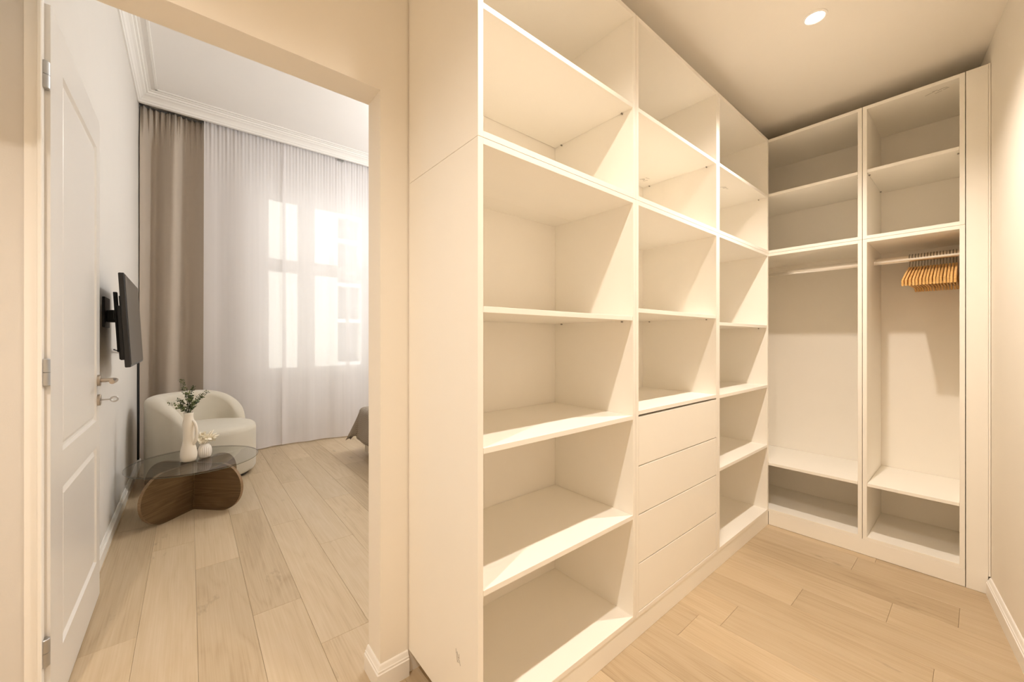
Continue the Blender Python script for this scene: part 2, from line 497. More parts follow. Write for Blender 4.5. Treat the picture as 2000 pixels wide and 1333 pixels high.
# around the jamb: front face and reveal, mitred
bj = bmesh.new()
rings = []
for (ox, oy, sx, sy) in ((0.604, PY0, 0, -1), (XJ, PY0, -1, -1), (XJ, PY1, -1, 0)):
    rings.append([(ox + sx * a, oy + sy * a, b) for a, b in bp_])
sweep(bj, rings)
struct('baseboard_jamb', bj, M['trim'])
bj = bmesh.new()
nx, ny = -math.sin(RW_A), math.cos(RW_A)
rings = []
for x in (XV, 2.885):
    y = rwall(x)
    rings.append([(x + nx * a, y + ny * a, b) for a, b in bp_])
sweep(bj, rings)
struct('baseboard_closet', bj, M['trim'])

# ------------------------------------------------------------------ windows, apron and neighbouring house
def make_window(n, x0, x1):
    Y = WALL_Y
    off = x0 - WIN[0][0]
    fr = bmesh.new()
    xs = [x0, x0 + 0.10, 1.035 + off, 1.195 + off, x1 - 0.10, x1]
    box(fr, xs[0], xs[1], Y + 0.02, Y + 0.12, WZ0, WZ1, 0.003)
    box(fr, xs[4], xs[5], Y + 0.02, Y + 0.12, WZ0, WZ1, 0.003)
    box(fr, xs[1], xs[4], Y + 0.02, Y + 0.12, WZ0, WZ0 + 0.03, 0.003)
    box(fr, xs[1], xs[4], Y + 0.02, Y + 0.12, WZ1 - 0.06, WZ1, 0.003)
    box(fr, xs[2] + 0.02, xs[3] - 0.02, Y + 0.01, Y + 0.12, WZ0 + 0.03, WZ1 - 0.06, 0.003)
    box(fr, xs[1], xs[4], Y + 0.012, Y + 0.12, 2.045, 2.125, 0.003)
    w = struct('window_%d' % n, fr, M['frame'])
    for (a, b) in ((xs[1], xs[2] + 0.02), (xs[3] - 0.02, xs[4])):
        for (c, d) in ((WZ0 + 0.03, 2.045), (2.125, WZ1 - 0.06)):
            s = bmesh.new(); t = 0.035
            box(s, a, a + t, Y + 0.04, Y + 0.09, c, d, 0.002); box(s, b - t, b, Y + 0.04, Y + 0.09, c, d, 0.002)
            box(s, a + t, b - t, Y + 0.04, Y + 0.09, c, c + t, 0.002); box(s, a + t, b - t, Y + 0.04, Y + 0.09, d - t, d, 0.002)
            so = obj('sash', s, M['frame'], w)
            obj('pane', B(a + t - 0.004, b - t + 0.004, Y + 0.063, Y + 0.067, c + t - 0.004, d - t + 0.004), M['glass'], so)
    sill = bmesh.new(); box(sill, x0 - 0.06, x1 + 0.06, Y - 0.04, Y + 0.02, WZ0 - 0.065, WZ0 - 0.03, 0.004)
    obj('sill', sill, M['frame'], w)
    cas = bmesh.new()
    box(cas, x0 - 0.10, x0, Y - 0.022, Y, WZ0 - 0.03, WZ1 + 0.1, 0.003); box(cas, x1, x1 + 0.10, Y - 0.022, Y, WZ0 - 0.03, WZ1 + 0.1, 0.003)
    box(cas, x0, x1, Y - 0.022, Y, WZ1, WZ1 + 0.1, 0.003)
    obj('casing', cas, M['frame'], w)
    # panelled apron below the sill
    for (a, b) in ((x0 - 0.10, x0 + 0.20), (x0 + 0.22, x0 + 0.78), (x0 + 0.80, x1 + 0.05)):
        p = bmesh.new()
        box(p, a, b, Y - 0.018, Y, 0.10, 0.69, 0.003)
        box(p, a + 0.02, b - 0.02, Y - 0.026, Y - 0.018, 0.12, 0.67, 0.003)
        po = obj('apron_panel', p, M['frame'], w)
        for z in (0.13, 0.66):
            kb = lathe(bmesh.new(), [(0.011, 0), (0.011, 0.006), (0.006, 0.01)], 0, 0, 12)
            kb.transform(Matrix.Translation((b - 0.035, Y - 0.026, z)) @ Matrix.Rotation(R(90), 4, 'X'))
            obj('screw_cap', kb, M['trim'], po)
    return w
for i, (x0, x1) in enumerate(WIN): make_window(i + 1, x0, x1)

nb = thing('apartment_building', 'pale rendered building seen outside through the bedroom window', 'building', (5, 14.5, -3))
fb = bmesh.new()
box(fb, -8, 3.9, 14, 15, -3, 16); box(fb, 4.64, 16, 14, 15, -3, 16)
obj('facade', fb, M['facade'], nb)
obj('glazed_bay', B(3.9, 4.64, 14.35, 14.6, -3, 16), M['facade_bay'], nb)
for i, z in enumerate((-0.9, 0.38, 1.85, 3.1, 4.6, 5.46, 6.9)):
    obj('ledge', B(3.9, 4.64, 14.0, 14.35, z - 0.06, z + 0.06), M['facade_ledge'], nb)
gr = struct('ground', B(-12, 20, WALL_Y + 0.4, 22, -3.2, -3), M['ground'])

# ------------------------------------------------------------------ bedroom door (opened back against the left wall) and its frame
DX = -0.325
fm = bmesh.new()
box(fm, -0.3735, -0.345, 1.790, 1.812, 0, H_CL, 0.001)
box(fm, -0.3455, -0.336, 1.770, 1.80, 0, 2.60, 0.002)
struct('trim_4', fm, M['trim'])

leaf = bmesh.new()
DY0, DY1, DZ0, DZ1 = 1.806, 2.648, 0.006, 2.218
panels = [(1.955, 2.57, 0.185, 0.71), (1.955, 2.57, 0.83, 2.078)]
px0, px1 = panels[0][0], panels[0][1]
xb = DX - 0.04
box(leaf, xb, DX, DY0, px0, DZ0, DZ1); box(leaf, xb, DX, px1, DY1, DZ0, DZ1)
zs = [DZ0, panels[0][2], panels[0][3], panels[1][2], panels[1][3], DZ1]
for a, b in ((0, 1), (2, 3), (4, 5)): box(leaf, xb, DX, px0, px1, zs[a], zs[b])
for (a, b, c, d) in panels:
    prev = None
    for (ins, dep) in ((0.0, 0.0), (0.007, 0.009), (0.014, 0.010), (0.030, 0.003), (0.032, 0.003)):
        ring = [leaf.verts.new((DX - dep, y, z)) for y, z in ((a + ins, c + ins), (b - ins, c + ins), (b - ins, d - ins), (a + ins, d - ins))]
        if prev:
            for i in range(4): leaf.faces.new((prev[i], prev[(i + 1) % 4], ring[(i + 1) % 4], ring[i]))
        prev = ring
    leaf.faces.new(prev)
door = struct('door_1', leaf, M['door'], label='white two-panel door folded back along the bedroom wall')
for zc in (1.995, 1.102, 0.261):
    hb = bmesh.new()
    lathe(hb, [(0.0100, zc - 0.041), (0.0115, zc - 0.039), (0.0115, zc - 0.001), (0.0095, zc), (0.0115, zc + 0.001), (0.0115, zc + 0.039), (0.0100, zc + 0.041)], DX - 0.009, 1.792, 20)
    h = obj('hinge', hb, M['steel'], door, smooth=True)
    hp = bmesh.new(); box(hp, DX - 0.036, DX - 0.012, 1.802, 1.806, zc - 0.038, zc + 0.038, 0.0006)
    obj('hinge_plate', hp, M['steel'], h)
def cyl_x(bm, x0, x1, y, z, r, n=24, r2=None):
    r2 = r if r2 is None else r2
    sweep(bm, [[(x0, y + r * math.cos(2 * math.pi * i / n), z + r * math.sin(2 * math.pi * i / n)) for i in range(n)],
               [(x1, y + r2 * math.cos(2 * math.pi * i / n), z + r2 * math.sin(2 * math.pi * i / n)) for i in range(n)]])
HY, HZ = 2.595, 1.012
rb = bmesh.new(); cyl_x(rb, DX, DX + 0.009, HY, HZ, 0.026); cyl_x(rb, DX + 0.009, DX + 0.0105, HY, HZ, 0.026, r2=0.024)
hd = obj('door_handle', rb, M['brass'], door, smooth=True)
lv = bmesh.new()
tube(lv, [(DX + 0.01, HY, HZ), (DX + 0.048, HY, HZ), (DX + 0.056, HY - 0.004, HZ), (DX + 0.060, HY - 0.014, HZ), (DX + 0.061, HY - 0.06, HZ), (DX + 0.060, HY - 0.125, HZ)], 0.0095, 14)
obj('lever', lv, M['brass'], hd, smooth=True)
rb = bmesh.new(); cyl_x(rb, DX, DX + 0.009, HY, 0.922, 0.026); cyl_x(rb, DX + 0.009, DX + 0.0105, HY, 0.922, 0.026, r2=0.024)
es = obj('key_rosette', rb, M['brass'], door, smooth=True)
kb = bmesh.new()
cyl_x(kb, DX + 0.01, DX + 0.042, HY, 0.922, 0.0032, 10)
n = 20
loop = [(DX + 0.054 + 0.012 * math.cos(2 * math.pi * i / n), HY, 0.922 + 0.011 * math.sin(2 * math.pi * i / n)) for i in range(n)]
rr = []
for i in range(n):
    a = 2 * math.pi * i / n
    c = Vector(loop[i]); d = Vector((math.cos(a), 0, math.sin(a))); u = Vector((0, 1, 0))
    rr.append([c + d * 0.0034 * math.cos(t) + u * 0.0022 * math.sin(t) for t in [2 * math.pi * k / 8 for k in range(8)]])
rr.append(rr[0])
sweep(kb, rr, caps=False)
bmesh.ops.remove_doubles(kb, verts=kb.verts, dist=1e-5)
obj('key', kb, M['steel'], es, smooth=True)

# ------------------------------------------------------------------ closet shelving
T = 0.018
YS = 0.877            # front plane of the shelving run
YBK = 1.304
Z_PL, Z_MID, Z_TOP = 0.085, 1.760, 2.500
G = 0.0012            # gap between neighbouring carcasses
def board(name, x0, x1, y0, y1, z0, z1, parent, m='melamine', bevel=0.0007):
    return obj(name, B(x0, x1, y0, y1, z0, z1, bevel=bevel), M[m], parent)
def pin_x(x, sgn, y, z, parent):
    b = bmesh.new(); cyl_x(b, x, x + sgn * 0.008, y, z, 0.003, 8)
    obj('shelf_pin', b, M['zinc'], parent)

def shelf_unit(name, x0, x1, z0, z1, shelves, label, group, split_top=False, cat='shelving', drawers=None):
    x0 += G; x1 -= G; z0 += G * 0.5; z1 -= G * 0.5
    t = thing(name, label, cat, ((x0 + x1) / 2, (YS + YBK) / 2, z0), group)
    board('side_panel', x0, x0 + T, YS, YBK, z0, z1, t)
    board('side_panel', x1 - T, x1, YS, YBK, z0, z1, t)
    xi, xj = x0 + T, x1 - T
    board('bottom_panel', xi, xj, YS, YBK, z0, z0 + T, t)
    if split_top:
        board('top_panel', xi, xj, YS, 1.190, z1 - T, z1, t)
        board('top_panel', xi, xj, 1.192, YBK, z1 - T + 0.001, z1, t)
    else:
        board('top_panel', xi, xj, YS, YBK, z1 - T, z1, t)
    board('back_panel', x0, x1, YBK + 0.0005, YBK + 0.0065, z0, z1, t, 'melamine_back', 0)
    for (zs_, fixed) in shelves:
        board('shelf', xi + 0.0008, xj - 0.0008, YS + (0.0 if fixed else 0.002), YBK - 0.002, zs_ - 0.017, zs_, t)
        if not fixed:
            for y in (YS + 0.05, YBK - 0.045):
                pin_x(xi, 1, y, zs_ - 0.0205, t); pin_x(xj, -1, y, zs_ - 0.0205, t)
    if drawers:
        for (a, b) in drawers:
            d = board('drawer', xi + 0.002, xj - 0.002, YS + 0.001, YS + 0.019, a, b, t, 'melamine', 0.001)
            bx = bmesh.new()
            box(bx, xi + 0.014, xi + 0.028, YS + 0.019, YBK - 0.03, a + 0.02, b - 0.05)
            box(bx, xj - 0.028, xj - 0.014, YS + 0.019, YBK - 0.03, a + 0.02, b - 0.05)
            box(bx, xi + 0.028, xj - 0.028, YBK - 0.044, YBK - 0.03, a + 0.02, b - 0.05)
            box(bx, xi + 0.028, xj - 0.028, YS + 0.019, YBK - 0.044, a + 0.02, a + 0.03)
            obj('drawer_box', bx, M['melamine_back'], d)
    return t

X1, X2, X3, X4 = 0.606, 1.371, 2.132, 2.892
g_lo, g_up = 'tall open shelving cabinets', 'top box cabinets over the shelving'
SH = [(1.293, False), (0.900, True), (0.505, True)]
u1 = shelf_unit('shelving_unit', X1, X2, Z_PL, Z_MID, SH, 'tall white open cabinet with three shelves, nearest the doorway opening', None, True)
u2 = shelf_unit('shelving_unit', X2, X3, Z_PL, Z_MID, [(1.327, False), (0.914, True)], 'tall white cabinet with four flush drawers below open shelves', None, True,
                drawers=[(0.106, 0.295), (0.299, 0.492), (0.496, 0.688), (0.692, 0.888)])
u3 = shelf_unit('shelving_unit', X3, X4, Z_PL, Z_MID, [(1.293, False), (0.908, True), (0.522, True)], 'tall white open cabinet with shelves between drawers and corner', None, True)
t1 = shelf_unit('top_cabinet', X1, X2, Z_MID, Z_TOP, [(2.136, False)], 'white open top box above the shelf cabinet nearest the opening', None)
t2 = shelf_unit('top_cabinet', X2, X3, Z_MID, Z_TOP, [(2.136, False)], 'white open top box above the cabinet with drawers', None)
t3 = shelf_unit('top_cabinet', X3, X4, Z_MID, Z_TOP, [(2.136, False)], 'white open top box above the shelf cabinet in the corner', None)
pl = obj('plinth_board', B(X1 + 0.001, X4 - 0.001, YS + 0.002, YS + 0.020, 0.0005, Z_PL, bevel=0.0007), M['melamine'])
tag(recentre(pl), 'long white plinth board under the three shelf cabinets', 'plinth')

# pencil marks on the carcass boards
def strokes(name, segs, parent, r=0.0006):
    bm = bmesh.new()
    for s in segs: tube(bm, s, r, 5)
    return obj(name, bm, M['pencil'], parent)
def below(z): return lambda x, y: (x, y, z - 0.0173)
q = below(2.136)
strokes('pencil_mark', [[q(1.985, 1.245), q(1.995, 1.222)], [q(1.997, 1.24), q(2.005, 1.225), q(2.012, 1.24)], [q(2.02, 1.245), q(2.03, 1.222)], [q(1.99, 1.21), q(2.02, 1.205)]], t2, 0.0006)
strokes('pencil_mark', [[q(2.46, 1.0), q(2.475, 0.975)], [q(2.478, 0.995), q(2.488, 0.975), q(2.496, 0.995)], [q(2.50, 0.985), q(2.525, 0.98)]], t3, 0.0006)
def on_side(y, z): return (X1 + G - 0.0002, y, z)
strokes('pencil_mark', [
    [on_side(0.991, 0.286), on_side(0.989, 0.274)], [on_side(0.988, 0.276), on_side(0.985, 0.262), on_side(0.983, 0.250)],
    [on_side(0.984, 0.281), on_side(0.981, 0.270), on_side(0.980, 0.262)], [on_side(0.978, 0.262), on_side(0.980, 0.256), on_side(0.976, 0.252)],
    [on_side(0.974, 0.279), on_side(0.973, 0.266)], [on_side(0.975, 0.263), on_side(0.971, 0.262), on_side(0.970, 0.255), on_side(0.967, 0.249)],
    [on_side(0.977, 0.268), on_side(0.972, 0.267)]], u1, 0.0005)

# ------------------------------------------------------------------ wardrobes on the end wall
XF = X4               # their front plane
XBK = 3.380
def pin_y(x, y, sgn, z, parent):
    b = bmesh.new()
    n = 8
    sweep(b, [[(x + 0.003 * math.cos(2 * math.pi * i / n), y + s, z + 0.003 * math.sin(2 * math.pi * i / n)) for i in range(n)] for s in (0, sgn * 0.008)])
    obj('shelf_pin', b, M['zinc'], parent)
def wardrobe(name, y0, y1, z0, z1, shelves, label, group, cat, split_top=False, rail=None):
    y0 += G; y1 -= G; z0 += G * 0.5; z1 -= G * 0.5
    x_0 = XF + 0.0015
    t = thing(name, label, cat, ((x_0 + XBK) / 2, (y0 + y1) / 2, z0), group)
    board('side_panel', x_0, XBK, y0, y0 + T, z0, z1, t)
    board('side_panel', x_0, XBK, y1 - T, y1, z0, z1, t)
    yi, yj = y0 + T, y1 - T
    board('bottom_panel', x_0, XBK, yi, yj, z0, z0 + T, t)
    if split_top:
        board('top_panel', x_0, 3.250, yi, yj, z1 - T, z1, t)
        board('top_panel', 3.252, XBK, yi, yj, z1 - T + 0.001, z1, t)
    else:
        board('top_panel', x_0, XBK, yi, yj, z1 - T, z1, t)
    board('back_panel', XBK + 0.0005, XBK + 0.0065, y0, y1, z0, z1, t, 'melamine_back', 0)
    for (zs_, fixed) in shelves:
        board('shelf', x_0 + 0.001, XBK - 0.002, yi + 0.0008, yj - 0.0008, zs_ - 0.017, zs_, t)
        if not fixed:
            for x in (x_0 + 0.05, XBK - 0.05):
                pin_y(x, yi, 1, zs_ - 0.0205, t); pin_y(x, yj, -1, zs_ - 0.0205, t)
    if rail:
        rx, rz = rail
        n = 20
        rg = lambda y: [(rx + 0.0095 * math.cos(2 * math.pi * i / n), y, rz + 0.0185 * math.sin(2 * math.pi * i / n)) for i in range(n)]
        ro = obj('clothes_rail', sweep(bmesh.new(), [rg(yi + 0.002), rg(yj - 0.002)]), M['chrome'], t, smooth=True)
        for (y, s) in ((yi, 1), (yj, -1)):
            bk = bmesh.new()
            lathe(bk, [(0.021, 0), (0.021, 0.002), (0.016, 0.004)], 0, 0, 20)
            bk.transform(Matrix.Translation((rx, y, rz)) @ Matrix.Rotation(R(-90 * s), 4, 'X'))
            obj('rail_bracket', bk, M['chrome'], ro, smooth=True)
    return t
RX, RZ = 3.125, 1.657
YW1, YW2, YW3 = 0.045, 0.4205, 1.312
g_w = 'open wardrobes on the end wall'
w2 = wardrobe('open_wardrobe', YW1, YW2, Z_PL, Z_MID, [(0.402, True)], 'narrow open white wardrobe holding the wooden hangers', None, 'wardrobe', True, (RX, RZ))
w1 = wardrobe('open_wardrobe', YW2, YW3, Z_PL, Z_MID, [(0.402, True)], 'open white wardrobe with an empty rail, in the corner', None, 'wardrobe', True, (RX, RZ))
v2 = wardrobe('top_cabinet', YW1, YW2, Z_MID, Z_TOP, [(2.146, False)], 'white open top box above the wardrobe with hangers', None, 'cabinet')
v1 = wardrobe('top_cabinet', YW2, YW3, Z_MID, Z_TOP, [(2.146, False)], 'white open top box above the wardrobe with the empty rail', None, 'cabinet')
for o in (t1, t2, t3): o['category'] = 'cabinet'
def under(x, y): return (x, y, Z_TOP - G * 0.5 - T - 0.0002)
strokes('pencil_mark', [[under(2.975, 0.185), under(2.965, 0.165)], [under(2.968, 0.172), under(2.958, 0.150)], [under(2.955, 0.158), under(2.948, 0.140)],
                        [under(2.985, 0.150), under(2.975, 0.125)], [under(2.962, 0.140), under(2.950, 0.118), under(2.955, 0.105)], [under(2.970, 0.120), under(2.962, 0.10)]], v2, 0.0007)
pl = obj('plinth_board', B(XF + 0.001, XF + 0.019, YW1 + 0.001, 0.8775, 0.0015, Z_PL, bevel=0.0007), M['melamine'])
tag(recentre(pl), 'white plinth board under the two end wardrobes', 'plinth')
fp = bmesh.new()
box(fp, XF - 0.001, XF + 0.017, rwall(XF) + 0.008, YW1 - 0.0015, 0.0005, Z_TOP - 0.001, 0.0008)
fpo = obj('filler_panel', fp, M['melamine'])
tag(recentre(fpo), 'tall narrow white filler panel between right wardrobe and wall', 'panel')
obj('cover_strip', B(XF - 0.003, XF + 0.016, rwall(XF) + 0.001, rwall(XF) + 0.0075, 0.087, Z_TOP - 0.001), M['melamine'], fpo)

# ------------------------------------------------------------------ hangers
def make_hanger():
    root = thing('clothes_hanger', '', 'hanger')
    # origin = centre of the rail; arms run along local X, rail along local Y
    th = 0.0043
    topz = -0.054
    bm = bmesh.new()
    outline_top, outline_bot = [], []
    n = 16
    for i in range(-n, n + 1):
        u = i / n
        x = 0.215 * u
        zt = topz - 0.088 * (abs(u) ** 1.25) + (0.006 if abs(u) < 0.07 else 0)
        w = 0.031 + 0.006 * (1 - abs(u))
        outline_top.append((x, zt)); outline_bot.append((x - math.copysign(0.004, u) * (abs(u) > 0.01), zt - w))
    rings = []
    for (a, b) in zip(outline_top, outline_bot):
        e = 0.0016
        rings.append([(a[0], -th + e, a[1]), (a[0], th - e, a[1]), (a[0], th, a[1] - e), (b[0], th, b[1] + e), (b[0], th - e, b[1]), (b[0], -th + e, b[1]), (b[0], -th, b[1] + e), (a[0], -th, a[1] - e)])
    sweep(bm, rings)
    obj('shoulder_arms', bm, M['hanger'], root, smooth=True, local=True)
    bm = bmesh.new()
    tube(bm, [(-0.185, 0, topz - 0.098), (0.185, 0, topz - 0.098)], 0.0038, 8)
    obj('trouser_bar', bm, M['hanger'], root, smooth=True, local=True)
    pts = [(0, 0, topz), (0, 0, topz + 0.010)]
    rz, rx = 0.0235, 0.0185
    pts += [(0.003, 0, topz + 0.018), (0.011, 0, -0.026)]
    for k in range(0, 11):
        a = R(-40 + k * 22)
        pts.append((rx * math.cos(a), 0, 0.0 + rz * math.sin(a) * 0.93))
    obj('hook', tube(bmesh.new(), pts, 0.0021, 6), M['zinc'], root, smooth=True, local=True)
    return root
hang = make_hanger()
N_H = 16
ORD = ['first', 'second', 'third', 'fourth', 'fifth', 'sixth', 'seventh', 'eighth', 'ninth', 'tenth', 'eleventh', 'twelfth', 'thirteenth', 'fourteenth', 'fifteenth', 'sixteenth']
ys = [0.0795 + i * 0.0116 + random.uniform(-0.0003, 0.0003) for i in range(N_H)]
yaws = [2.0 * math.sin(i * 1.9) * 0.1 + 2.6 * (i / (N_H - 1)) ** 3 for i in range(N_H)]
for i in range(N_H):
    if i == 0: h = hang
    else:
        h = hang.copy(); C.objects.link(h)
        for ch in hang.children:
            c = ch.copy(); c.parent = h; C.objects.link(c)
    h.location = (RX, ys[i], RZ + 0.0008); h.rotation_euler = (0, 0, R(-yaws[i]))
    h['group'] = 'wooden hangers on the wardrobe rail'
    if i == N_H - 1: h['label'] = 'honey wooden hanger at the free inner end of the row'
    elif i == 0: h['label'] = 'honey wooden hanger last in the row, half hidden by the side panel'
    else: h['label'] = '%s wooden hanger of the tight row, counted from the free inner end' % ORD[N_H - 1 - i]

# ------------------------------------------------------------------ downlights
def downlight(x, y, label, k=1.0, beam=142):
    t = thing('ceiling_downlight', label, 'lamp', (x, y, H_CL - 0.004), 'recessed ceiling downlights')
    rg = bmesh.new()
    prof = [(0.044, H_CL - 0.0005), (0.043, H_CL - 0.004), (0.036, H_CL - 0.006), (0.033, H_CL - 0.003), (0.033, H_CL - 0.0005)]
    n = 40
    rings = [[(x + r * math.cos(2 * math.pi * i / n), y + r * math.sin(2 * math.pi * i / n), z) for i in range(n)] for r, z in prof]
    sweep(rg, rings, caps=False)
    obj('ring', rg, M['trim'], t, smooth=True)
    obj('diffuser', lathe(bmesh.new(), [(0.033, H_CL - 0.002), (0.033, H_CL - 0.001)], x, y, 32), M['led'], t)
    ld = bpy.data.lights.new('spot_lamp', 'SPOT')
    ld.energy = SPOT_POWER * k; ld.color = SPOT_COLOR; ld.spot_size = R(beam); ld.spot_blend = 1.0; ld.shadow_soft_size = 0.022
    lo = bpy.data.objects.new('spot_lamp', ld); lo.location = (0, 0, -0.018); lo.parent = t
    C.objects.link(lo)
    return t
downlight(2.086, 0.457, 'lit round downlight in the closet ceiling before the wardrobes', 0.84, 130)
downlight(0.79, 0.457, 'added unseen downlight in the closet ceiling above the first cabinets', 0.48)  # added out of view to light the first cabinets
downlight(-0.50, 0.457, 'added unseen downlight in the ceiling before the bedroom opening', 0.85)  # added out of view to brighten the side panel and opening wall

def pendant():  # lamp added out of view to raise the bedroom's light level
    x, y = 2.55, 3.25
    t = thing('added_pendant_lamp', 'added unseen opal pendant lamp that brightens the bedroom', 'lamp', (x, y, 2.80))
    obj('canopy', lathe(bmesh.new(), [(0.055, H_BD - 0.03), (0.06, H_BD - 0.02), (0.06, H_BD - 0.0005)], x, y, 32), M['trim'], t, smooth=True)
    obj('cord', tube(bmesh.new(), [(x, y, 2.96), (x, y, H_BD - 0.028)], 0.003, 8), M['black_plastic'], t, smooth=True)
    n = 24
    obj('opal_globe', lathe(bmesh.new(), [(max(0.001, 0.15 * math.sin(math.pi * k / n)), 2.80 - 0.15 * math.cos(math.pi * k / n)) for k in range(n + 1)], x, y, 40), M['opal'], t, smooth='all')
pendant()

# ------------------------------------------------------------------ television
tv = thing('television', 'black flat television on a bracket on the bedroom wall', 'television', (XL, 3.15, 1.30))
tvm = Matrix.Translation((-0.238, 3.06, 1.297)) @ Matrix.Rotation(R(-3.0), 4, 'Y') @ Matrix.Rotation(R(0.5), 4, 'Z')
def tvpart(name, bm, m, parent=tv, smooth=False):
    bm.transform(tvm); return obj(name, bm, m, parent, smooth)
case = tvpart('housing', B(-0.022, 0.0, -0.37, 0.37, -0.234, 0.234, bevel=0.003), M['black_plastic'])
tvpart('screen', B(0.0002, 0.002, -0.362, 0.362, -0.222, 0.227), M['screen'])
tvpart('rear_cover', B(-0.050, -0.022, -0.25, 0.25, -0.20, 0.08, bevel=0.006), M['black_plastic'])
for ya in (-0.12, 0.12):
    tvpart('mounting_rail', B(-0.066, -0.0505, ya - 0.015, ya + 0.015, -0.16, 0.16, bevel=0.002), M['black_metal'])
obj('wall_plate', B(XL + 0.001, XL + 0.012, 3.10, 3.28, 1.27, 1.44, bevel=0.002), M['black_metal'], tv)
obj('arm', B(XL + 0.012, -0.303, 3.15, 3.22, 1.30, 1.37, bevel=0.004), M['black_metal'], tv)
obj('cross_bar', B(-0.3125, -0.3035, 2.93, 3.22, 1.31, 1.35, bevel=0.002), M['black_metal'], tv)
cb = bmesh.new()
tube(cb, [(XL + 0.02, 3.36, 1.14), (XL + 0.012, 3.7, 1.12), (XL + 0.010, 4.4, 1.12), (XL + 0.010, 4.90, 1.12), (XL + 0.010, 4.945, 1.10), (XL + 0.010, 4.95, 1.05), (XL + 0.010, 4.95, 0.7), (XL + 0.010, 4.95, 0.10)], 0.004, 8)
tag(recentre(obj('power_cable', cb, M['black_plastic'], smooth=True)), 'thin black cable hanging down the bedroom wall below the television', 'cable')
ck = obj('cable_duct', B(XL + 0.0005, XL + 0.016, 4.965, 4.995, 0.09, 1.10, bevel=0.002), M['black_plastic'])
tag(recentre(ck), 'black vertical cable duct on the wall beside the taupe drape', 'duct')

# ------------------------------------------------------------------ curtains
def curtain(x0, x1, ybase, z0, z1, ncol, nrow, fn):
    """fn(u, v, x) -> (dx, dy); u along width 0..1, v 0 bottom .. 1 top"""
    bm = bmesh.new(); g = []
    for j in range(nrow + 1):
        v = j / nrow; v = 1 - (1 - v) ** 1.6
        row = []
        for i in range(ncol + 1):
            u = i / ncol; x = x0 + (x1 - x0) * u
            dx, dy = fn(u, v, x)
            row.append(bm.verts.new((x + dx, ybase + dy, z0 + (z1 - z0) * v)))
        g.append(row)
    for j in range(nrow):
        for i in range(ncol):
            bm.faces.new((g[j][i], g[j][i + 1], g[j + 1][i + 1], g[j + 1][i]))
    return bm
ZT = 3.452
def thicken(o, t):
    md = o.modifiers.new('thickness', 'SOLIDIFY'); md.thickness = t; md.offset = 0
# taupe drape: broad soft folds, gathered heading
ph = [0.0, 0.062, 0.118, 0.30, 0.36, 0.48, 0.56, 0.70, 0.80, 1.0]
def drape_fn(u, v, x):
    X = x - XL
    w = X / 0.80
    fold = 0.072 * math.sin(2 * math.pi * (X - 0.05 - 0.012 * v) / 0.26) + 0.008 * math.sin(2 * math.pi * X / 0.115 + 2.5 * v)
    head = 0.016 * math.sin(2 * math.pi * X / 0.045) + 0.010 * math.sin(2 * math.pi * X / 0.021 + 1)
    k = max(0, (v - 0.90) / 0.10) ** 0.8
    return (-0.04 * (1 - v) * math.sin(X * 6), fold * (1 - k * 0.75) + head * k)
d = obj('blackout_curtain', curtain(XL + 0.008, 0.43, 5.165, 0.012, ZT, 160, 34, drape_fn), M['drape'], smooth='all')
thicken(d, 0.003)
tag(recentre(d), 'taupe blackout drape hanging floor length in the bedroom corner', 'curtain')
def sheer_fn(seed, flare=0.035):
    rnd = random.Random(seed)
    comps = [(rnd.uniform(0.9, 1.1) * f, rnd.uniform(0, 6.28), a) for f, a in ((3.1, 0.022), (7.7, 0.011), (13.0, 0.004), (21.0, 0.0015))]
    def fn(u, v, x):
        s = 0
        for i, (f, p, a) in enumerate(comps):
            s += a * math.sin(f * x * 2 + p + 1.4 * (1 - v) * math.sin(p * 3)) * (0.45 + 0.75 * (1 - v))
        gat = 0.007 * math.sin(x * 190 + seed) + 0.004 * math.sin(x * 97)
        k = max(0, (v - 0.80) / 0.20) ** 1.5
        return (flare * 0.6 * (1 - v) * (u - 0.5) * 2 * 0.4, s * (1 - 0.6 * k) + gat * (0.02 + 0.98 * k) - flare * (1 - v) ** 2)
    return fn
sheers = [(0.115, 0.845, 'white sheer curtain at the left, partly before the taupe drape'),
          (0.815, 1.530, 'white sheer curtain over the window beside the bed'),
          (1.505, 3.02, 'white sheer curtain behind the bed, right of the window curtains'),
          (3.03, 4.62, 'white sheer curtain at the far right behind the bed')]
for i, (a, b, lab) in enumerate(sheers):
    s = obj('sheer_curtain', curtain(a, b, 5.062 - 0.006 * (i % 2), 0.014, ZT, int((b - a) / 0.0062), 26, sheer_fn(3 + i)), M['sheer'], smooth='all')
    tag(recentre(s), lab, 'curtain', 'white sheer curtains')
    fn = sheer_fn(3 + i)
    hb = curtain(a, b, 5.062 - 0.006 * (i % 2) - 0.0025, 0.013, 0.013 + 0.085, int((b - a) / 0.0125), 2, lambda u, v, x: fn(u, v * 0.025, x))
    obj('hem', hb, M['sheer'], s, smooth='all')
tr = bmesh.new(); box(tr, XL + 0.002, XR - 0.002, 5.045, 5.085, 3.455, 3.478, 0.002); box(tr, XL + 0.002, XR - 0.002, 5.105, 5.145, 3.455, 3.478, 0.002)
box(tr, 1.40, 1.47, 5.030, 5.045, 3.40, 3.455, 0.002)
tag(recentre(obj('curtain_track', tr, M['steel'])), 'double curtain track hidden under the cornice over the sheers', 'curtain track')

# ------------------------------------------------------------------ armchair
ac = thing('barrel_armchair', 'cream rounded barrel armchair in front of the taupe drape', 'armchair', (0.103, 4.36, 0))
AX, AY, AR = 0.103, 4.36, 0.385
face = R(-39)
